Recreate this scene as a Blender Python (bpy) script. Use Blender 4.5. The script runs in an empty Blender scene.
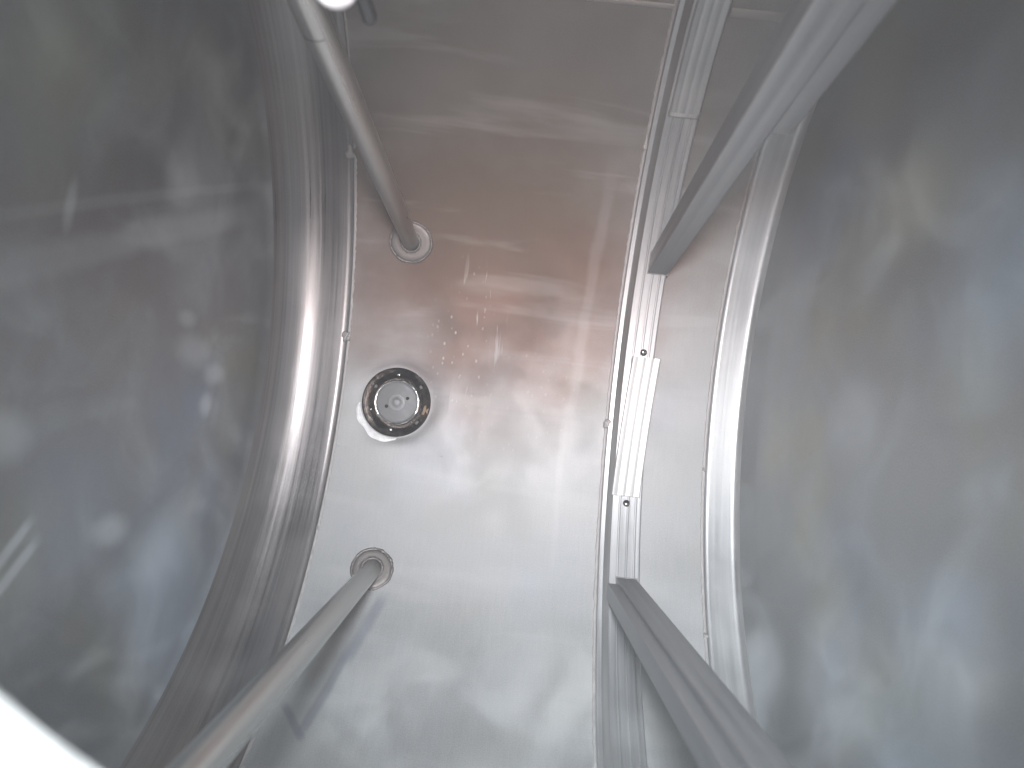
import bpy, bmesh, math, random
from mathutils import Matrix, Vector
random.seed(4)
PI = math.pi
S = bpy.context.scene
COL = S.collection
R = 0.9            # shell radius in metres; shell axis along x at y=0, z=R, lowest line at z=0

# ------------------------------------------------------------------ camera
cam = bpy.data.cameras.new('camera')
cam.sensor_width = 36.0
cam.lens = 751.18 / 1024 * 36
cam.clip_start = 0.005
cam.clip_end = 100
co = bpy.data.objects.new('camera', cam)
COL.objects.link(co)
W = [[0.99424051, 0.10713798, -0.00269604], [-0.10663436, 0.99145703, 0.07511375], [-0.01072054, 0.07439364, -0.99717133]]
mr = Matrix(((W[0][0], W[1][0], -W[2][0]), (W[0][1], W[1][1], -W[2][1]), (W[0][2], W[1][2], -W[2][2]))).to_4x4()
CY = 0.10457
co.matrix_world = Matrix.Translation((0, -CY, 1.91645)) @ mr
cam.dof.use_dof = True
cam.dof.focus_distance = 1.75
cam.dof.aperture_fstop = 3.5
S.camera = co

# ------------------------------------------------------------------ world and lamps
wd = bpy.data.worlds.new('World'); S.world = wd; wd.use_nodes = True
bg = wd.node_tree.nodes['Background']
bg.inputs[0].default_value = (0.75, 0.85, 1.0, 1); bg.inputs[1].default_value = 0.5
S.view_settings.view_transform = 'Standard'; S.view_settings.look = 'None'
S.view_settings.exposure = 0.0; S.view_settings.gamma = 1.0
S.cycles.max_bounces = 10; S.cycles.diffuse_bounces = 5; S.cycles.glossy_bounces = 8
S.cycles.sample_clamp_indirect = 3.0

def lamp(name, loc, tgt, power, col, size, spread=180):
    l = bpy.data.lights.new(name, 'AREA'); l.shape = 'DISK'; l.size = size
    l.energy = power; l.color = col; l.spread = math.radians(spread)
    o = bpy.data.objects.new(name, l); COL.objects.link(o)
    o.location = loc
    o.rotation_euler = (Vector(tgt) - Vector(loc)).to_track_quat('-Z', 'Y').to_euler()
    return o
# daylight falling through the open hatch: whole opening, the blue side of the sky; plus an added warm fill for light bounced off a person
lamp('hatch_daylight', (0.005, 0.012, 2.13), (0.34, -0.06, 0.0), 5.2, (1.0, 0.985, 0.96), 0.42)
lamp('hatch_sky_glow', (-0.02, 0.10, 2.11), (0.34, -0.75, 0.35), 19, (0.84, 0.92, 1.0), 0.20, 115)
lamp('hatch_warm_fill', (0.03, -0.02, 2.12), (0.08, 0.22, 0.0), 1.15, (1.0, 0.46, 0.33), 0.20, 60)

# ------------------------------------------------------------------ node helpers
class N:
    def __init__(s, name):
        s.m = bpy.data.materials.new(name); s.m.use_nodes = True
        s.t = s.m.node_tree; s.b = s.t.nodes['Principled BSDF']; s.k = s.t.links
        s.uv = s.t.nodes.new('ShaderNodeTexCoord')
    def n(s, typ, **kw):
        x = s.t.nodes.new(typ)
        for a, v in kw.items(): setattr(x, a, v)
        return x
    def put(s, sock, v):
        if hasattr(v, 'is_output') or hasattr(v, 'links'): s.k.new(v, sock)
        else: sock.default_value = v
    def math(s, op, a, b=0.0, c=0.0, clamp=False):
        x = s.n('ShaderNodeMath', operation=op); x.use_clamp = clamp
        s.put(x.inputs[0], a); s.put(x.inputs[1], b); s.put(x.inputs[2], c)
        return x.outputs[0]
    def map(s, sc, loc=(0, 0, 0), rot=(0, 0, 0), src='UV'):
        x = s.n('ShaderNodeMapping'); s.k.new(s.uv.outputs[src], x.inputs[0])
        x.inputs[1].default_value = loc; x.inputs[2].default_value = rot; x.inputs[3].default_value = sc
        return x.outputs[0]
    def noise(s, vec, scale=1, detail=3, rough=.5, dist=0):
        x = s.n('ShaderNodeTexNoise'); s.k.new(vec, x.inputs['Vector'])
        x.inputs['Scale'].default_value = scale; x.inputs['Detail'].default_value = detail
        x.inputs['Roughness'].default_value = rough; x.inputs['Distortion'].default_value = dist
        return x.outputs[0]
    def rng(s, v, a, b, c=0., d=1.):
        x = s.n('ShaderNodeMapRange'); x.interpolation_type = 'SMOOTHSTEP'
        s.put(x.inputs[0], v)
        for i, q in enumerate((a, b, c, d)): s.put(x.inputs[i+1], q)
        return x.outputs[0]
    def mix(s, f, a, b):
        x = s.n('ShaderNodeMix', data_type='RGBA')
        s.put(x.inputs[0], f); s.put(x.inputs[6], a); s.put(x.inputs[7], b)
        return x.outputs[2]
    def bump(s, h, st, dist=.002):
        x = s.n('ShaderNodeBump'); s.put(x.inputs['Height'], h)
        x.inputs['Strength'].default_value = st; x.inputs['Distance'].default_value = dist
        s.k.new(x.outputs[0], s.b.inputs['Normal'])
    def blob(s, u, v, ru, rv, wob=.25, sc=9, seed=0, soft=.5):
        """soft irregular patch centred at uv (u, v)"""
        sp = s.n('ShaderNodeSeparateXYZ'); s.k.new(s.uv.outputs['UV'], sp.inputs[0])
        a = s.math('DIVIDE', s.math('SUBTRACT', sp.outputs[0], u), ru)
        b = s.math('DIVIDE', s.math('SUBTRACT', sp.outputs[1], v), rv)
        d = s.math('SQRT', s.math('ADD', s.math('MULTIPLY', a, a), s.math('MULTIPLY', b, b)))
        w = s.noise(s.map((1, 1, 1), (seed, seed * .7, 0)), sc, 4)
        d = s.math('ADD', d, s.math('MULTIPLY', s.math('SUBTRACT', w, .5), wob * 4))
        return s.rng(d, 1 + soft, 1 - soft, 0, 1)

def seg_mask(m, a, b, w, wob=.3, seed=0):
    """soft stroke between two UV points"""
    L = math.dist(a, b); ang = math.atan2(b[1] - a[1], b[0] - a[0])
    sp = m.n('ShaderNodeSeparateXYZ'); m.k.new(m.uv.outputs['UV'], sp.inputs[0])
    x = m.math('SUBTRACT', sp.outputs[0], a[0]); y = m.math('SUBTRACT', sp.outputs[1], a[1])
    c, s_ = math.cos(ang), math.sin(ang)
    u = m.math('ADD', m.math('MULTIPLY', x, c), m.math('MULTIPLY', y, s_))
    v = m.math('SUBTRACT', m.math('MULTIPLY', y, c), m.math('MULTIPLY', x, s_))
    n = m.noise(m.map((1, 1, 1), (seed, 0, 0)), 9, 3)
    v = m.math('ADD', v, m.math('MULTIPLY', m.math('SUBTRACT', n, .5), w * wob * 3))
    k = m.rng(m.math('ABSOLUTE', v), w * 1.3, w * .3)
    k = m.math('MULTIPLY', k, m.rng(u, -.15 * L, .12 * L)); k = m.math('MULTIPLY', k, m.rng(u, 1.15 * L, .85 * L))
    return k

def marks(m, items, col):
    c = m.colr; met = m.met; rg = m.rg
    for k, f in items:
        k = m.math('MULTIPLY', k, f)
        c = m.mix(k, c, col); met = m.math('SUBTRACT', met, m.math('MULTIPLY', k, .8), clamp=True)
        rg = m.math('ADD', rg, m.math('MULTIPLY', k, .2))
    m.put(m.b.inputs['Base Color'], c); m.put(m.b.inputs['Metallic'], met); m.put(m.b.inputs['Roughness'], rg)
    m.colr, m.met, m.rg = c, met, rg

def C3(r, g=None, b=None):
    return (r, r if g is None else g, r if b is None else b, 1)

def steel(name, base, rough, metal=1.0, streak=None, cloud=.3, dust=0.0, aniso=.0, tint=0.0, bump=.12, seed=0., cs=3.0, clb=5.0, det=5, sa=.5, sr=.30, fb=.25, gr=.30, dustcol=(.55, .55, .53, 1), wisp=0.):
    """brushed / stained stainless steel; streak = (su, sv) stretch of the brushing in UV space"""
    m = N(name); b = m.b
    uvs = (0, 0, 0) if not seed else (seed, seed * 1.7, 0)
    cl = m.noise(m.map((1, 1, 1), uvs), cs, det, .55, .4)
    fine = m.noise(m.map((1, 1, 1), uvs), 60, 3, .6)
    grain = m.noise(m.map((1, 1, 1), uvs), 420, 2, .6)
    st = m.noise(m.map((streak[0], streak[1], 1), uvs), 1, 4, .65) if streak else fine
    val = m.math('ADD', m.math('MULTIPLY', m.math('SUBTRACT', cl, .5), cloud * 2), m.math('MULTIPLY', m.math('SUBTRACT', st, .5), sa if streak else .15))
    val = m.math('ADD', val, m.math('MULTIPLY', m.math('SUBTRACT', grain, .5), gr))
    v = m.math('ADD', val, 1.0)
    vm = m.n('ShaderNodeVectorMath', operation='SCALE'); vm.inputs[0].default_value = base[:3]; m.put(vm.inputs['Scale'], v)
    colr = vm.outputs[0]
    met = metal
    rg = m.math('ADD', rough, m.math('ADD', m.math('MULTIPLY', m.math('SUBTRACT', cl, .5), .30), m.math('MULTIPLY', m.math('SUBTRACT', st, .5), sr)))
    if tint:  # yellow and blue reflections of outside painted in as soft blotches
        t1 = m.noise(m.map((1, 1, 1), (seed + 5.3, 2.1, 0)), cs * .9, 2)
        colr = m.mix(m.math('MULTIPLY', m.rng(t1, .50, .72), tint), colr, (.42, .40, .28, 1))
        t2 = m.noise(m.map((1, 1, 1), (seed + 9.7, 7.1, 0)), cs * .8, 2)
        colr = m.mix(m.math('MULTIPLY', m.rng(t2, .52, .75), tint), colr, (.33, .40, .54, 1))
    if dust:
        d1 = m.noise(m.map((1, 1, 1), (seed + 1.3, seed, 0)), cs * 1.5, det, .5, .8)
        dm = m.math('MULTIPLY', m.rng(d1, .38, .80), dust)
        if wisp:
            w = m.noise(m.map((1, .45, 1), (seed + 3.1, 4, 0), (0, 0, .5)), cs * 2.4, 2, .4, .8)
            dm = m.math('ADD', dm, m.math('MULTIPLY', m.rng(w, .54, .80), wisp), clamp=True)
        colr = m.mix(dm, colr, dustcol)
        met = m.math('SUBTRACT', metal, m.math('MULTIPLY', dm, .85), clamp=True)
        rg = m.math('ADD', rg, m.math('MULTIPLY', dm, .35))
    m.put(b.inputs['Base Color'], colr); m.put(b.inputs['Metallic'], met)
    m.put(b.inputs['Roughness'], m.math('MAXIMUM', rg, .12))
    if aniso: b.inputs['Anisotropic'].default_value = aniso
    h = m.math('ADD', m.math('MULTIPLY', st, 1.0), m.math('MULTIPLY', fine, fb))
    h = m.math('ADD', h, m.math('MULTIPLY', cl, clb))
    if bump: m.bump(h, bump, .002)
    m.colr = colr; m.met = met; m.rg = rg
    return m

def relink(m, colr=None, met=None, rg=None):
    if colr is not None: m.put(m.b.inputs['Base Color'], colr)
    if met is not None: m.put(m.b.inputs['Metallic'], met)
    if rg is not None: m.put(m.b.inputs['Roughness'], rg)

# shell floor: UV = (x, arc length from the lowest line)
ms = steel('shell_steel', C3(.44, .437, .43), .60, .78, cloud=.20, streak=(150, 14), sa=.22, sr=.10, fb=0.0, dust=.34, tint=.12, bump=.03, cs=3.4, seed=1.0, clb=.8, det=4, gr=.6)
st_ = m_ = ms
brown = ms.blob(-.10, 0.36, .42, .34, .22, 6, 2.2, .65)       # brown reflection painted into the floor colour
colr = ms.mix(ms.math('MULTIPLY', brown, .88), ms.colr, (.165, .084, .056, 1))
dark_reflection = ms.blob(-0.10, 0.75, .55, .42, .2, 5, 4.2, .7)  # darker part of the painted reflection, carried on up the shell
colr = ms.mix(ms.math('MULTIPLY', dark_reflection, .68), colr, (.15, .122, .092, 1))
# dried splashes and specks round the drain
vo = ms.n('ShaderNodeTexVoronoi'); ms.k.new(ms.map((1, .6, 1)), vo.inputs['Vector']); vo.inputs['Scale'].default_value = 85
vo.inputs['Randomness'].default_value = 1
rs = ms.n('ShaderNodeSeparateXYZ'); ms.k.new(vo.outputs['Color'], rs.inputs[0])
dot = ms.math('MULTIPLY', ms.rng(vo.outputs['Distance'], .30, .12), ms.rng(rs.outputs[0], .62, .70))
zone = ms.math('MAXIMUM', ms.blob(-.16, .10, .06, .16, .3, 8, 6, .7), ms.math('MULTIPLY', ms.blob(.0, -.04, .22, .16, .3, 8, 8, .6), .2))
spk = ms.math('MULTIPLY', dot, zone)
drip = ms.noise(ms.map((38, 4.5, 1), (.3, .1, 0), (0, 0, .16)), 1, 3, .6, .3)
spk = ms.math('MAXIMUM', spk, ms.math('MULTIPLY', ms.rng(drip, .60, .68), ms.blob(-.13, .16, .07, .15, .2, 8, 3, .5)))
whi = ms.blob(-.285, -.13, .07, .035, .2, 14, 12, .5)
spk = ms.math('MAXIMUM', ms.math('MULTIPLY', spk, .75), ms.math('MULTIPLY', whi, .0))
colr = ms.mix(spk, colr, (.72, .70, .67, 1))
dull = ms.noise(ms.map((1.2, 7, 1), (2, 3, 0)), 1.6, 4, .5, .5)   # wipe marks running along the tank
wm = ms.math('MULTIPLY', ms.rng(dull, .53, .72), .20)
colr = ms.mix(wm, colr, (.60, .59, .57, 1))
for a_, b_, w_, f_ in (((-.266, -.53), (-.314, -.68), .016, .5), ((-.314, -.66), (-.363, -.85), .012, .5), ((-.355, -.86), (-.411, -.79), .009, .45)):
    colr = ms.mix(ms.math('MULTIPLY', seg_mask(ms, a_, b_, w_, .5, w_ * 300), f_), colr, (.20, .21, .25, 1))
for a_, b_, w_, f_ in (((.16, .55), (.13, -.20), .016, .10), ((.12, -.05), (.125, -.40), .010, .12)):
    colr = ms.mix(ms.math('MULTIPLY', seg_mask(ms, a_, b_, w_, .5, w_ * 500), f_), colr, (.66, .65, .64, 1))
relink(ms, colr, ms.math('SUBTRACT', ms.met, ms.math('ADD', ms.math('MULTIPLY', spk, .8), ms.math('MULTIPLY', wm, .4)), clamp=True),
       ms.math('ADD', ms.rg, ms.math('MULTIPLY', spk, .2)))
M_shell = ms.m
M_flange_l = steel('left_head_edge_steel', C3(.29, .268, .26), .38, .92, streak=(120, .9), sa=.9, sr=.5, cloud=.22, bump=.10, gr=.4, dust=.10, seed=2, cs=3, tint=.08).m
mh = steel('left_head_steel', C3(.30, .30, .305), .48, .90, cloud=.26, dust=.42, tint=.42, seed=3, cs=3.6, wisp=.35, bump=.05, gr=.5, dustcol=(.46, .47, .47, 1))
marks(mh, [(seg_mask(mh, (.035, .94), (.33, .27), .030, .3, 1), .24), (seg_mask(mh, (.11, .96), (.40, .27), .012, .3, 3), .16),  # long pale streaks: reflections painted into the wall colour
           (seg_mask(mh, (-.38, .88), (-.30, .79), .011, .15, 5), .75), (seg_mask(mh, (-.425, .89), (-.335, .775), .011, .15, 6), .75),  # short bright strokes: rod reflections painted in
           (mh.blob(-.178, .86, .035, .05, .15, 9, 2, .6), .6), (mh.blob(-.337, .581, .025, .045, .2, 9, 3, .7), .55),
           (mh.blob(.01, .366, .03, .06, .25, 9, 4, .7), .42), (mh.blob(.18, .80, .035, .012, .2, 12, 5, .7), .5),
           (mh.blob(-.03, .28, .02, .035, .2, 12, 6, .7), .5), (mh.blob(-.40, .44, .05, .06, .25, 9, 7, .8), .4),
           (mh.blob(.07, .41, .015, .03, .2, 12, 8, .7), .4), (mh.blob(-.10, .30, .02, .02, .2, 12, 9, .7), .5)], (.56, .57, .58, 1))
marks(mh, [(mh.blob(.34, .90, .14, .11, .2, 5, 11, .8), .40)], (.40, .40, .27, 1))  # olive reflection painted into the left wall
marks(mh, [(mh.blob(-.50, .36, .20, .16, .2, 5, 12, .8), .45), (mh.blob(-.30, .70, .12, .16, .2, 5, 13, .8), .30)], (.34, .39, .47, 1))  # bluish reflections painted into the left wall
M_head_l = mh.m
mr_ = steel('right_head_steel', C3(.36, .37, .37), .52, .85, cloud=.20, dust=.46, tint=.40, seed=7, cs=3.4, wisp=.0, bump=.06, gr=.6, dustcol=(.36, .375, .38, 1))
marks(mr_, [(mr_.blob(.39, .63, .09, .11, .15, 5, 11, .7), .35), (mr_.blob(.70, .52, .12, .10, .2, 5, 14, .8), .35)], (.48, .45, .33, 1))  # yellow-olive reflection and flare painted into the right wall
marks(mr_, [(mr_.blob(-.46, .50, .12, .12, .2, 5, 12, .6), .35), (mr_.blob(-.33, .80, .10, .10, .2, 5, 13, .6), .32), (mr_.blob(.0, .46, .07, .08, .12, 5, 15, .6), .30), (mr_.blob(-.53, .25, .07, .06, .2, 7, 16, .6), .40)], (.46, .48, .50, 1))  # pale blobs, the central one a painted lens glow
marks(mr_, [(mr_.blob(.22, .90, .14, .14, .2, 5, 17, .8), .40), (mr_.blob(-.52, .78, .12, .14, .2, 5, 18, .8), .35)], (.27, .33, .41, 1))  # bluish reflections painted into the right wall
M_head_r = mr_.m
M_band = steel('right_head_edge_steel', C3(.58, .58, .575), .42, .9, streak=(90, 1.5), cloud=.10, dust=.2, bump=.14, seed=5).m
M_ring = steel('stiffener_steel', C3(.52, .52, .515), .42, .9, streak=(150, 2), cloud=.10, dust=.15, bump=.12, seed=6).m
M_cap = steel('cap_steel', C3(.60, .59, .57), .46, .8, streak=(190, 2), cloud=.06, bump=.14, seed=8).m
M_weld = steel('weld_steel', C3(.44, .42, .405), .64, .6, cloud=.3, bump=.2, seed=9, cs=40).m
M_pipe = steel('pipe_steel', C3(.50, .50, .48), .34, .95, streak=(70, 2), cloud=.12, bump=.08, seed=10).m
M_post = steel('post_steel', C3(.31, .315, .32), .50, .90, streak=(120, 2), cloud=.12, bump=.10, seed=11).m
M_dark = steel('bore_steel', C3(.26, .235, .22), .20, 1, cloud=.9, bump=.3, seed=12, cs=26).m
M_plate = steel('valve_steel', C3(.20, .20, .20), .6, .3, cloud=.1, bump=.05, seed=13, cs=20).m
M_hub = steel('hub_steel', C3(.32, .32, .32), .6, .3, cloud=.1, bump=.05, seed=15, cs=20).m
M_chrome = steel('polished_rim', C3(.78, .77, .75), .14, 1, cloud=.15, bump=.1, seed=14, cs=60).m
def plain(name, col, rough, metal=0):
    m = N(name); n = m.noise(m.map((1, 1, 1), src='Object'), 60, 3)
    vm = m.n('ShaderNodeVectorMath', operation='SCALE'); vm.inputs[0].default_value = col
    m.put(vm.inputs['Scale'], m.rng(n, .2, .8, .85, 1.15)); m.k.new(vm.outputs[0], m.b.inputs['Base Color'])
    m.b.inputs['Roughness'].default_value = rough; m.b.inputs['Metallic'].default_value = metal
    return m.m
M_black = plain('black_rubber', (.006, .006, .007), .14)
M_hole = plain('hole_black', (.01, .01, .01), .6)
M_white = plain('white_plastic', (.86, .86, .88), .35)
M_tan = plain('tan_reflection', (.50, .36, .26), .6)
M_highlight = plain('highlight_white', (.93, .93, .92), .30)
M_neck = plain('neck_steel', (.80, .80, .78), .5, .2)

# ------------------------------------------------------------------ mesh helpers
def link(name, bm, mat, parent=None, smooth=True):
    bmesh.ops.recalc_face_normals(bm, faces=bm.faces) if len(bm.faces) else None
    me = bpy.data.meshes.new(name); bm.to_mesh(me); bm.free()
    me.materials.append(mat)
    if smooth:
        for p in me.polygons: p.use_smooth = True
    o = bpy.data.objects.new(name, me); COL.objects.link(o)
    if parent: o.parent = parent
    return o

def put_on(o, root):
    """parent o to root keeping it where it was modelled in world space"""
    o.parent = root
    o.matrix_parent_inverse = Matrix.Translation(-root.location)
    return o

def thing(name, label, cat, loc=(0, 0, 0), group=None):
    o = bpy.data.objects.new(name, None); COL.objects.link(o); o.location = loc
    o['label'] = label; o['category'] = cat
    if group: o['group'] = group
    return o

def cyl(x, r, th):      # tank coordinates -> point; th = angle from the lowest line
    return (x, r * math.sin(th), R - r * math.cos(th))

def revolve(prof, t0, t1, n, closed=False, skip=None, bm=None, wob=None, vscale=R):
    """prof = [(x, r)], swept about the tank axis; UV = (distance along the profile, arc length)"""
    bm = bm or bmesh.new(); uv = bm.loops.layers.uv.verify()
    P = list(prof) + ([prof[0]] if closed else [])
    L = [prof[0][0]]
    for a, b in zip(P, P[1:]): L.append(L[-1] + math.dist(a, b))
    rows = []
    for i in range(n + 1):
        th = t0 + (t1 - t0) * i / n
        row = []
        for j, (x, r) in enumerate(P):
            if closed and j == len(P) - 1: row.append(row[0]); continue
            dx, dr = wob(th, j) if wob else (0, 0)
            row.append(bm.verts.new(cyl(x + dx, r + dr, th)))
        rows.append(row)
    for i in range(n):
        va = (t0 + (t1 - t0) * i / n) * vscale; vb = (t0 + (t1 - t0) * (i + 1) / n) * vscale
        for j in range(len(P) - 1):
            q = (rows[i][j], rows[i][j+1], rows[i+1][j+1], rows[i+1][j])
            if skip and skip(sum((v.co for v in q), Vector()) / 4): continue
            f = bm.faces.new(q)
            for lp, c in zip(f.loops, ((L[j], va), (L[j+1], va), (L[j+1], vb), (L[j], vb))): lp[uv].uv = c
    if closed:
        for row in (rows[0], rows[-1]):
            try: bm.faces.new(row[:-1])
            except ValueError: pass
    return bm

def bead(x, r, t0, t1, n, w, h, seed=0):
    """uneven weld bead lying round the shell"""
    rnd = random.Random(seed); k = 7
    ws = []
    for i in range(n + 1): ws.append((rnd.uniform(.75, 1.25), rnd.uniform(-.16, .16)))
    bm = bmesh.new(); uv = bm.loops.layers.uv.verify(); rows = []
    for i in range(n + 1):
        th = t0 + (t1 - t0) * i / n; s, d = ws[i]
        if i in (0, n): s *= .3
        rows.append([bm.verts.new(cyl(x + d * w + w * s * math.cos(a), r + .0012 - h * s * math.sin(a), th)) for a in [PI * q / (k - 1) for q in range(k)]])
    for i in range(n):
        for j in range(k - 1):
            f = bm.faces.new((rows[i][j], rows[i][j+1], rows[i+1][j+1], rows[i+1][j]))
            for lp in f.loops: lp[uv].uv = (lp.vert.co.x, lp.vert.co.y)
    return bm

def tube(pts, rad, seg=24, cap=True, bm=None, scale=None):
    bm = bm or bmesh.new(); uv = bm.loops.layers.uv.verify(); rings = []; L = 0; Ls = []
    for i, p in enumerate(pts):
        p = Vector(p); a = Vector(pts[max(0, i-1)]); b = Vector(pts[min(len(pts)-1, i+1)])
        d = (b - a).normalized(); u = d.orthogonal().normalized() if i == 0 else (u0 - d * u0.dot(d)).normalized()
        u0 = u; v = d.cross(u)
        if i: L += (p - Vector(pts[i-1])).length
        Ls.append(L); rr = rad[i] if isinstance(rad, (list, tuple)) else rad
        rings.append([bm.verts.new(p + rr * (math.cos(2*PI*k/seg) * u + math.sin(2*PI*k/seg) * v)) for k in range(seg)])
    for i in range(len(pts) - 1):
        for k in range(seg):
            k2 = (k + 1) % seg
            f = bm.faces.new((rings[i][k], rings[i][k2], rings[i+1][k2], rings[i+1][k]))
            for lp, c in zip(f.loops, ((k, Ls[i]), (k+1, Ls[i]), (k+1, Ls[i+1]), (k, Ls[i+1]))):
                lp[uv].uv = (c[0] * 2 * PI * .03 / seg, c[1])
    if cap:
        bm.faces.new(rings[0]); bm.faces.new(list(reversed(rings[-1])))
    return bm

def lathe(prof, seg=64, c=(0, 0, 0), bm=None, a0=0, a1=2*PI):
    """prof = [(radius, z)] about the vertical axis at c"""
    bm = bm or bmesh.new(); uv = bm.loops.layers.uv.verify()
    full = abs(a1 - a0 - 2*PI) < 1e-6; rows = []
    for k in range(seg if full else seg + 1):
        a = a0 + (a1 - a0) * k / seg
        rows.append([bm.verts.new((c[0] + r * math.cos(a), c[1] + r * math.sin(a), c[2] + z)) for r, z in prof])
    for k in range(seg):
        A, B = rows[k], rows[(k + 1) % len(rows)]
        for j in range(len(prof) - 1):
            f = bm.faces.new((A[j], A[j+1], B[j+1], B[j]))
            for lp in f.loops: lp[uv].uv = (lp.vert.co.x - c[0], lp.vert.co.y - c[1])
    bmesh.ops.remove_doubles(bm, verts=bm.verts, dist=1e-6)
    return bm

def box(a, b, bev=0, bm=None):
    bm2 = bmesh.new(); uv = bm2.loops.layers.uv.verify()
    bmesh.ops.create_cube(bm2, size=1)
    for v in bm2.verts: v.co = Vector([(a[i] + b[i]) / 2 + v.co[i] * (b[i] - a[i]) for i in range(3)])
    if bev: bmesh.ops.bevel(bm2, geom=bm2.edges[:], offset=bev, segments=3, affect='EDGES', profile=.5)
    for f in bm2.faces:
        for lp in f.loops:
            c = lp.vert.co; lp[uv].uv = (c.x + c.y, c.z)
    return bm2

# ------------------------------------------------------------------ the tank
HX, HY, HR = 0.005, 0.012, 0.2375           # hatch centre and radius
tank = thing('steel_tank', 'inside of a stained stainless steel tank seen from its hatch', 'tank', (0, 0, 0))
DX, DY, DR = -0.3102, -0.0392, 0.0885       # drain centre, radius
DTH = math.asin(DY / R)
hp = .15                                     # half size of the patch round the drain
u0, u1 = DX - .135, DX + .135
tA, tB = DTH - .15, DTH + .15
def at_hatch(c): return c.z > R and math.hypot(c.x - HX, c.y - HY) < HR + .012
bm = bmesh.new()
nx = 60; xs = [-.60 + 1.20 * i / nx for i in range(nx + 1)]
def near(v, L): return min(L, key=lambda q: abs(q - v))
xs[xs.index(near(u0, xs))] = u0; xs[xs.index(near(u1, xs))] = u1
nt = 240; dth = 2 * PI / nt
i0 = round((tA) / dth); i1 = round((tB) / dth); tA, tB = i0 * dth, i1 * dth
def in_patch(c):
    if c.z > R: return False
    t = math.atan2(c.y, R - c.z)
    return u0 - 1e-5 < c.x < u1 + 1e-5 and tA < t < tB
bm = revolve([(x, R) for x in xs], -PI, PI, nt, skip=lambda c: in_patch(c) or at_hatch(c))
# drain patch: rings from the hole out to the rectangle, drawn down into the hole
uv = bm.loops.layers.uv.verify(); rows = []; K = 144
ts = [0, .012, .03, .055, .09, .14, .22, .35, .55, .8, 1]
for k in range(K):
    a = 2 * PI * k / K; ca, sa = math.cos(a), math.sin(a); row = []
    hu = u1 - DX; hv0, hv1 = (DTH - tA) * R, (tB - DTH) * R
    lim = min(hu / abs(ca) if abs(ca) > 1e-6 else 9, ((hv1 if sa > 0 else hv0) / abs(sa)) if abs(sa) > 1e-6 else 9)
    wv = 1 + .25 * math.sin(a * 2 + 1) + .12 * math.sin(a * 5)
    for t in ts:
        rr = DR + (lim - DR) * t
        e = (rr - DR) / (.020 * wv)
        drop = .006 * math.exp(-e * e) if t < 1 else 0
        x = DX + rr * ca; th = DTH + rr * sa / R
        row.append((bm.verts.new(cyl(x, R + drop, th)), (x + .0, th * R)))
    rows.append(row)
for k in range(K):
    A, B = rows[k], rows[(k+1) % K]
    for j in range(len(ts) - 1):
        q = (A[j], A[j+1], B[j+1], B[j]); f = bm.faces.new([v for v, _ in q])
        for lp, (_, c) in zip(f.loops, q): lp[uv].uv = c
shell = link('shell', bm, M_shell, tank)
shell['label'] = 'stained silver curved bottom of the tank with a brown reflection painted in'

# left head: flange, wide rolled knuckle, dished wall
kn = [(-.452, .9045), (-.452, .8962), (-.47, .896), (-.49, .896), (-.512, .896)]
kc, kr = (-.520, .776), .12
kn += [(kc[0] - kr * math.sin(a), kc[1] + kr * math.cos(a)) for a in [math.radians(q) for q in range(0, 66, 5)]]
kx = [(kc[0] - kr * math.sin(a), kc[1] + kr * math.cos(a)) for a in [math.radians(q) for q in (70, 75, 80, 84)]]
full = (-PI, PI, 200)
flg = link('flange', revolve(kn, *full), M_flange_l, tank)
flg['label'] = 'rolled left edge with a long bright streak'
a65 = math.radians(65)
p0 = kn[-1]
dish = [p0] + kx
p1 = dish[-1]
for i in range(1, 41):
    r = p1[1] * (1 - i / 40)
    dish.append((p1[0] - .075 * (1 - (r / p1[1]) ** 2), r))
def wallmesh(prof, sgn):
    bm = bmesh.new(); uv = bm.loops.layers.uv.verify(); n = 160; rows = []
    for i in range(n):
        th = 2 * PI * i / n
        rows.append([bm.verts.new(cyl(x, max(r, 1e-4), th)) for x, r in prof])
    for i in range(n):
        for j in range(len(prof) - 1):
            f = bm.faces.new((rows[i][j], rows[i][j+1], rows[(i+1) % n][j+1], rows[(i+1) % n][j]))
            for lp in f.loops: lp[uv].uv = (lp.vert.co.y, lp.vert.co.z)
    bmesh.ops.remove_doubles(bm, verts=bm.verts, dist=3e-4)
    return bm
hl = link('end_wall', wallmesh(dish, -1), M_head_l, tank)
hl['label'] = 'dark mottled left end wall of the tank'
# right head: pale flange with a tight corner, dished wall
fx = [(.487, .9045), (.487, .8962), (.50, .896), (.53, .8962), (.552, .896)]
fx += [(.552 + .018 * math.sin(a), .878 + .018 * math.cos(a)) for a in [math.radians(q) for q in range(12, 91, 13)]]
fr = link('flange', revolve(fx, *full), M_band, tank)
fr['label'] = 'pale bright band at the foot of the right end wall'
q0 = fx[-1]; dr = [q0]
for i in range(1, 41):
    r = q0[1] * (1 - i / 40)
    dr.append((q0[0] + .012 * min(1, i / 2) + .09 * (1 - (r / q0[1]) ** 2), r))
hr_ = link('end_wall', wallmesh(dr, 1), M_head_r, tank)
hr_['label'] = 'grey cloudy right end wall of the tank'

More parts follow.
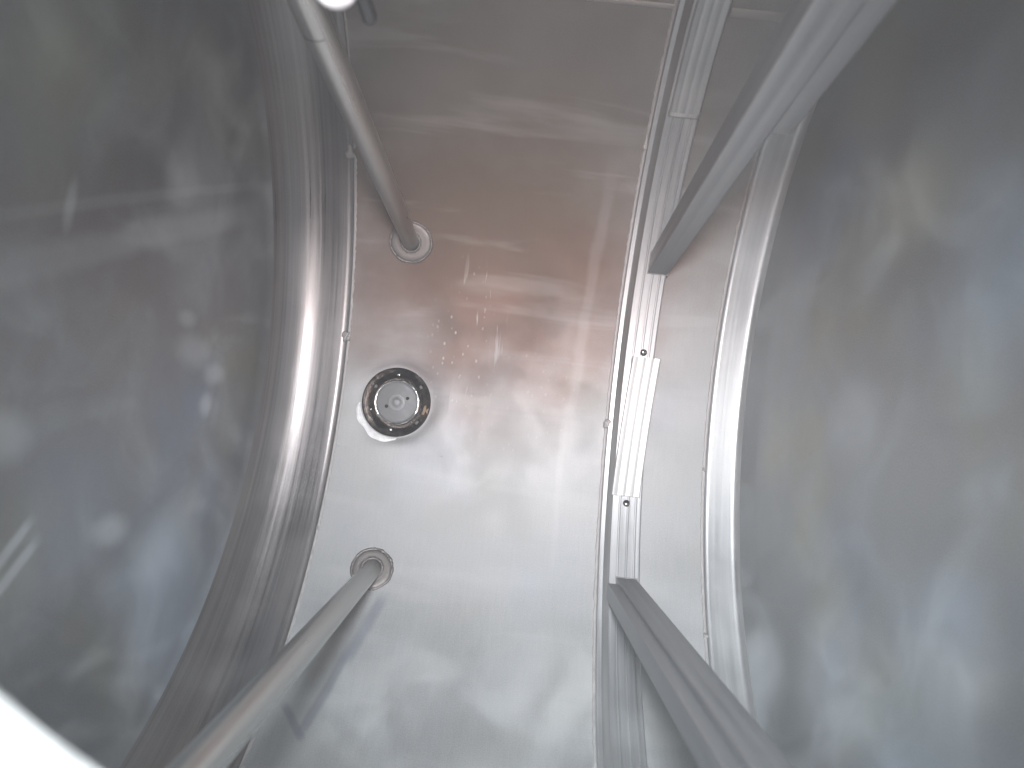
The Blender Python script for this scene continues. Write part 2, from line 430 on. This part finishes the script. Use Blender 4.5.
# weld beads
rad = math.radians
for k, (x, a, b, w, h) in enumerate(((-.4505, -120, 36, .0052, .0020), (-.4505, 37, 120, .0032, .0014), (.4845, -120, 120, .0046, .0024), (.2290, -120, 120, .0042, .0022))):
    put_on(link('weld_bead', bead(x, R - .0006, rad(a), rad(b), 420, w, h, k), M_weld), tank)
for k, (x, t, s) in enumerate(((-.460, 36.4, .015), (-.456, 7.3, .014), (.2325, -2.36, .013), (.2290, 41.6, .006), (.4845, -8, .006), (.4845, -34, .007), (-.4505, -24, .005))):
    bm = bmesh.new(); bmesh.ops.create_icosphere(bm, subdivisions=3, radius=s)
    rnd = random.Random(k)
    px = [Vector((rnd.uniform(-1, 1), rnd.uniform(-1, 1), rnd.uniform(-1, 1))) for _ in range(5)]
    for v in bm.verts:
        n = v.co.normalized(); v.co *= 1 + .28 * sum(math.sin(5 * n.dot(q) + i) for i, q in enumerate(px)) / 2
        v.co.z *= .42; v.co.x *= .8
    bmesh.ops.transform(bm, matrix=Matrix.Translation(cyl(x, R - .002, rad(t))) @ Matrix.Rotation(rad(t), 4, 'X'), verts=bm.verts)
    put_on(link('weld_tack', bm, M_weld), tank)
# lengthwise seam of two shell plates, high on the far side
for (xa, xb) in ((.05, .226), (.34, .482)):
    bm = bmesh.new(); n = 60; rnd = random.Random(8); rows = []
    for i in range(n + 1):
        x = xa + (xb - xa) * i / n; s = rnd.uniform(.94, 1.06)
        w_ = .006 if xa < .3 else .011
        rows.append([bm.verts.new(cyl(x, R + .001 - .0035 * s * math.sin(a), rad(61.6) + w_ / R * s * math.cos(a))) for a in [PI * q / 6 for q in range(7)]])
    for i in range(n):
        for j in range(6): bm.faces.new((rows[i][j], rows[i][j+1], rows[i+1][j+1], rows[i+1][j]))
    put_on(link('weld_seam', bm, M_weld), tank)

# hatch neck
z0 = 1.715
nk = link('hatch_neck', lathe([(HR + .012, z0 + .02), (HR + .010, z0 + .002), (HR + .005, z0 - .003), (HR, z0), (HR, z0 + .06), (HR, 2.16), (HR + .03, 2.165), (HR + .03, 2.14), (HR + .012, 2.13), (HR + .012, z0 + .02)], 128, (HX, HY, 0)), M_neck)
put_on(nk, tank); nk['label'] = 'sunlit white rim of the hatch opening'

# ------------------------------------------------------------------ stiffening ring across the bottom
ring = thing('stiffening_ring', 'pale grooved steel channel ring running across the tank bottom beside the right end wall', 'steel ring', (.289, 0, .02))
X0, X1, RT = .2530, .3260, .8600
pr = [(.2315, .9005), (.2325, .8960), (.2345, .8940), (.2440, .8935), (.2470, .890), (X0 - .001, RT + .003), (X0 + .002, RT)]
for g in (.27, .55, .80):
    gx = X0 + (X1 - X0) * g
    pr += [(gx - .003, RT), (gx - .0015, RT + .0022), (gx + .0015, RT + .0022), (gx + .003, RT)]
pr += [(X1 - .003, RT), (X1, RT + .003), (X1, .9005)]
def flat(o, deg=35):
    for p in o.data.polygons: p.use_smooth = True
    o.data.set_sharp_from_angle(angle=math.radians(deg))
    return o
flat(put_on(link('channel', revolve(pr, rad(-125), rad(125), 300, closed=True), M_ring), ring))
def capseg(t0, t1, xa, xb, rt, skew=0, rb=None, wall=None):
    h = rt
    pr = [(xa, rb or RT - .0005), (xa, h + .002), (xa + .002, h)]
    for g in (.22, .5, .78):
        gx = xa + (xb - xa) * g
        pr += [(gx - .004, h), (gx - .002, h + .0006), (gx + .002, h + .0006), (gx + .004, h)]
    pr += [(xb - .002, h), (xb, h + .002), (xb, rb or RT - .0005)]
    tm = (t0 + t1) / 2
    return revolve(pr, t0, t1, 60, closed=True, wob=lambda th, j: (skew * (th - tm), 0))
c1 = flat(put_on(link('cover_strip', capseg(rad(-14.2), rad(9.1), .2605, .3300, .852, .055), M_cap), ring))
c1['label'] = 'brightest short strip lying over the middle of the channel'
c2 = flat(put_on(link('cover_strip', capseg(rad(48.6), rad(118), .2600, .3240, .848, 0), M_ring), ring))
put_on(link('weld_bead', revolve([(.258, .8605), (.258, .853), (.266, .849), (.318, .849), (.326, .853), (.326, .8605)], rad(47.9), rad(48.8), 4, closed=True), M_cap), ring)
# lock screws / dark gaps at the strip ends
for t, x in ((9.9, .298), (-15.3, .288)):
    bm = lathe([(.0, .004), (.0055, .0035), (.0085, .001), (.0085, -.004)], 20)
    bmesh.ops.transform(bm, matrix=Matrix.Translation(cyl(x, RT - .0005, rad(t))) @ Matrix.Rotation(rad(t), 4, 'X'), verts=bm.verts)
    put_on(link('screw', bm, M_dark), ring)

# ------------------------------------------------------------------ round pipes standing on the bottom
def pipe(y, label, px, pad_r, seed, lean, rr_):
    th = math.asin(y / R); base = Vector(cyl(px, R, th))
    t = thing('support_pipe', label, 'pipe', tuple(base), 'round pipes standing between tank bottom and roof')
    ztop = R + math.sqrt(R * R - y * y) - .001
    pts = [(px + lean * (ztop - base.z) * i / 30, y, base.z - .008 + (ztop - base.z) * i / 30) for i in range(31)]
    put_on(link('tube', tube(pts, rr_, 40), M_pipe), t)
    # doubler pad, bent to the shell, with an uneven weld round the pipe
    prof = [(.0225, -.002), (.0225, .007), (.029, .0045), (.034, .0052), (pad_r - .006, .0045), (pad_r, .003), (pad_r + .002, -.002)]
    bm = lathe(prof, 96); rnd = random.Random(seed); ph = [rnd.uniform(0, 6) for _ in range(4)]
    for v in bm.verts:
        a = math.atan2(v.co.y, v.co.x); d = math.hypot(v.co.x, v.co.y)
        if d > .028:
            k = 1 + .018 * math.sin(2 * a + ph[0]) + .008 * math.sin(7 * a + ph[1]); v.co.x *= k; v.co.y *= k
        x, yy = v.co.x, v.co.y; h = v.co.z
        v.co = cyl(px + x, R - h, th + yy / R)
    pd = put_on(link('pad', bm, M_shell2), t)
    for (rr, ht, w) in ((rr_ + .003, .004, .0042), (pad_r + .001, .0006, .0036)):
        bm = bmesh.new(); rows = []; n = 110
        for i in range(n):
            a = 2 * PI * i / n; s = rnd.uniform(.7, 1.3); row = []
            k = 1 + (.018 * math.sin(2 * a + ph[0]) + .008 * math.sin(7 * a + ph[1]) if rr > .03 else 0)
            for q in range(8):
                b = 2 * PI * q / 8
                d = rr * k + w * s * math.cos(b); h = ht + w * s * math.sin(b)
                row.append(bm.verts.new(cyl(px + d * math.cos(a), R - h, th + d * math.sin(a) / R)))
            rows.append(row)
        for i in range(n):
            for q in range(8): bm.faces.new((rows[i][q], rows[i][(q+1) % 8], rows[(i+1) % n][(q+1) % 8], rows[(i+1) % n][q]))
        put_on(link('weld_bead', bm, M_shell2), t)
    return t
M_shell2 = steel('pad_steel', C3(.27, .245, .23), .60, .9, cloud=.2, bump=.2, seed=17, cs=12).m
p1_ = pipe(.4635 - CY, 'round steel pipe rising from a welded pad above the drain, toward the white fitting', -.3085, .050, 3, .024, .0205)
p2_ = pipe(-.3366 - CY, 'round steel pipe rising from a welded pad below the drain, toward the hatch rim', -.3012, .047, 5, .036, .0215)
# faint saw mark on the upper pipe
bm = tube([(-.2853, .4635 - CY, 1.060), (-.2852, .4635 - CY, 1.063)], .0209, 40, cap=False)
put_on(link('joint_line', bm, M_plate), p1_)

# ------------------------------------------------------------------ square posts standing on the ring
def post(x, y, label, plate, lean):
    th = math.asin(y / RT); zb = R - RT * math.cos(th)
    t = thing('square_post', label, 'post', (x, y, zb), 'square posts standing on the stiffening ring')
    zt = R + math.sqrt(R * R - y * y) - .02
    w = .0245
    bm = bmesh.new(); uv = bm.loops.layers.uv.verify()
    # rolled-corner box section with shallow grooves down the faces, cut to the slope of the ring at its foot
    sec = []
    for (sx, sy) in ((1, 1), (-1, 1), (-1, -1), (1, -1)):
        c = (sx * (w - .004), sy * (w - .004)); a0 = math.atan2(sy, sx) - PI / 4
        sec += [(c[0] + .004 * math.cos(a0 + PI / 2 * q / 4), c[1] + .004 * math.sin(a0 + PI / 2 * q / 4)) for q in range(5)]
        nxs, nys = {(1, 1): (0, 1), (-1, 1): (-1, 0), (-1, -1): (0, -1), (1, -1): (1, 0)}[(sx, sy)]
        tx, ty = -nys, nxs
        for s, d in ((-.006, 0), (-.003, .0005), (.003, .0005), (.006, 0)):
            sec.append((nxs * (w - d) + tx * s, nys * (w - d) + ty * s))
    n = len(sec); per = [0]
    for i in range(n): per.append(per[-1] + math.dist(sec[i], sec[(i+1) % n]))
    slope = math.tan(th); nz = 24; rings = []
    for k in range(nz + 1):
        f = k / nz; row = []
        for (a, b) in sec:
            zlo = zb + slope * b - .002
            row.append(bm.verts.new((x + a + lean * (zt - zlo) * f, y + b, zlo + (zt - zlo) * f)))
        rings.append(row)
    for k in range(nz):
        for i in range(n):
            f = bm.faces.new((rings[k][i], rings[k][(i+1) % n], rings[k+1][(i+1) % n], rings[k+1][i]))
            for lp, c in zip(f.loops, ((per[i], k), (per[i+1], k), (per[i+1], k+1), (per[i], k+1))): lp[uv].uv = (c[0], c[1] * .06)
    flat(put_on(link('tube', bm, M_post), t), 40)
    # weld collar at the foot
    bm = bmesh.new(); rnd = random.Random(int(y * 100)); rows = []
    for i in range(80):
        a = 2 * PI * i / 80; m = max(abs(math.cos(a)), abs(math.sin(a))); cx_, cy_ = w * math.cos(a) / m, w * math.sin(a) / m
        s = rnd.uniform(.7, 1.2) * .003
        rows.append([bm.verts.new((x + cx_ * (1 + .06 * math.cos(b)), y + cy_ * (1 + .06 * math.cos(b)), zb + slope * cy_ + .001 + s * math.sin(b))) for b in [2 * PI * q / 6 for q in range(6)]])
    for i in range(80):
        for q in range(6): bm.faces.new((rows[i][q], rows[i][(q+1) % 6], rows[(i+1) % 80][(q+1) % 6], rows[(i+1) % 80][q]))
    put_on(link('weld_collar', bm, M_weld), t)
    if plate:
        bm = box((x + w - .001, y - .016, .93), (x + w + .030, y + .010, 1.60), .002)
        for v in bm.verts: v.co.x += lean * (v.co.z - zb)
        o = put_on(link('side_plate', bm, M_post), t)
        flat(o)
    else:
        bm = box((x - w - .024, y - .020, zb + .03), (x - w + .001, y + .016, 1.62), .002)
        for v in bm.verts: v.co.x += lean * (v.co.z - zb)
        flat(put_on(link('side_plate', bm, M_post), t))
    return t
post(.3050, .4640 - CY, 'square steel post with a side plate, rising from the ring to the upper right', True, -.040)
post(.2950, -.3140 - CY, 'square steel post rising from the ring toward the bottom edge of the picture', False, -.008)

# ------------------------------------------------------------------ drain
dz = R - R * math.cos(DTH)
dv = thing('drain_valve', 'round drain opening with a dark glossy bore and a grey disc in the middle', 'drain', (DX, DY, dz - .05))
c = (DX, DY, dz)
put_on(link('bore', lathe([(DR + .0015, -.0075), (DR - .001, -.013), (DR - .004, -.018), (DR - .012, -.024), (DR - .015, -.034), (DR - .022, -.040), (DR - .026, -.055), (.045, -.062), (0.0, -.064)], 96, c), M_dark), dv)
put_on(link('valve_disc', lathe([(0, -.017), (.048, -.0165), (.0535, -.0175), (.0535, -.045)], 72, c), M_plate), dv)
put_on(link('rim', lathe([(.0525, -.018), (.0530, -.0135), (.0555, -.012), (.0585, -.0135), (.0595, -.019), (.0585, -.046)], 96, c), M_chrome), dv)
put_on(link('hub', lathe([(0, -.0115), (.007, -.0118), (.0095, -.0135), (.010, -.0158), (.019, -.0155), (.0215, -.0162), (.0225, -.0172)], 48, c), M_hub), dv)
for s in (1, -1):
    a = rad(26)
    put_on(link('screw_hole', lathe([(0, -.0155), (.0035, -.0155), (.0045, -.0168)], 20, (DX + s * .029 * math.cos(a), DY + s * .029 * math.sin(a), dz)), M_hole), dv)
for k, (a, cl) in enumerate(((95, M_chrome), (200, M_dark), (262, M_chrome), (320, M_plate), (40, M_plate), (150, M_plate))):
    a = rad(a); rr = .073
    bm = bmesh.new(); bmesh.ops.create_uvsphere(bm, u_segments=14, v_segments=8, radius=.0055)
    for v in bm.verts: v.co.z *= .6
    bmesh.ops.translate(bm, verts=bm.verts, vec=(DX + rr * math.cos(a), DY + rr * math.sin(a), dz - .033))
    put_on(link('bolt', bm, cl), dv)
bm = lathe([(.068, -.034), (.078, -.0225), (.0835, -.0165)], 20, c, a0=rad(-44), a1=rad(4))  # tan reflection on the bore, built as a thin coloured patch
for v in bm.verts:
    q = math.atan2(v.co.y - DY, v.co.x - DX); v.co.z -= .006 * (1 + math.sin(q * 9))
o = put_on(link('reflection_patch', bm, M_tan), dv); o['label'] = 'tan reflection painted on the right side of the bore'

# ------------------------------------------------------------------ white fitting near the top
fx_, fy_, fz_ = -.226, .4320 - CY, 1.20
wf = thing('spray_fitting', 'bright white rounded fitting with a black glossy stub, clamped beside the upper left pipe', 'fitting', (fx_, fy_, fz_))
bm = bmesh.new(); bmesh.ops.create_uvsphere(bm, u_segments=32, v_segments=20, radius=.024)
for v in bm.verts:
    if v.co.z > 0: v.co.z *= .6
bmesh.ops.translate(bm, verts=bm.verts, vec=(fx_, fy_, fz_))
put_on(link('dome', bm, M_white), wf)
pts = [(fx_ + .023, fy_ + .002, fz_ + .004 - .004 * i) for i in range(17)]
put_on(link('stub', tube(pts, [.0088 if i % 2 else .0080 for i in range(17)], 20), M_black), wf)
put_on(link('clamp_arm', tube([(fx_, fy_, fz_ + .004), (-.27, .345, fz_ + .012), (-.3085 + .0205, .4635 - CY, fz_ + .012)], .006, 14), M_pipe), wf)

bm = bmesh.new(); rnd = random.Random(2); rows = []  # highlight on the drain lip, built as a thin white crescent
for i in range(41):
    f = i / 40; a = rad(186 + 92 * f); wd_ = .002 + .014 * math.sin(PI * f) ** .5 * (1 + .18 * math.sin(11 * f) + .1 * math.sin(23 * f + 1))
    row = []
    for q in range(7):
        rr = DR + .003 + wd_ * q / 6; drop = .006 * math.exp(-((rr - DR) / .020) ** 2)
        row.append(bm.verts.new(cyl(DX + rr * math.cos(a), R + drop - .0008 - .003 * math.sin(PI * q / 6), DTH + rr * math.sin(a) / R)))
    rows.append(row)
for i in range(40):
    for q in range(6): bm.faces.new((rows[i][q], rows[i][q+1], rows[i+1][q+1], rows[i+1][q]))
o = put_on(link('highlight_crescent', bm, M_highlight), dv); o['label'] = 'painted white highlight on the lower left lip of the drain'

# ------------------------------------------------------------------ thin even haze round the tank
hm = bpy.data.materials.new('haze'); hm.use_nodes = True
ht = hm.node_tree; ht.nodes.remove(ht.nodes['Principled BSDF'])
pv = ht.nodes.new('ShaderNodeVolumePrincipled'); pv.inputs['Color'].default_value = (.9, .93, .96, 1); pv.inputs['Density'].default_value = .017
ht.links.new(pv.outputs[0], ht.nodes['Material Output'].inputs['Volume'])
hz = link('haze', box((-1.3, -1.3, -1.0), (1.3, 1.3, 2.6)), hm, smooth=False)
hz['kind'] = 'stuff'
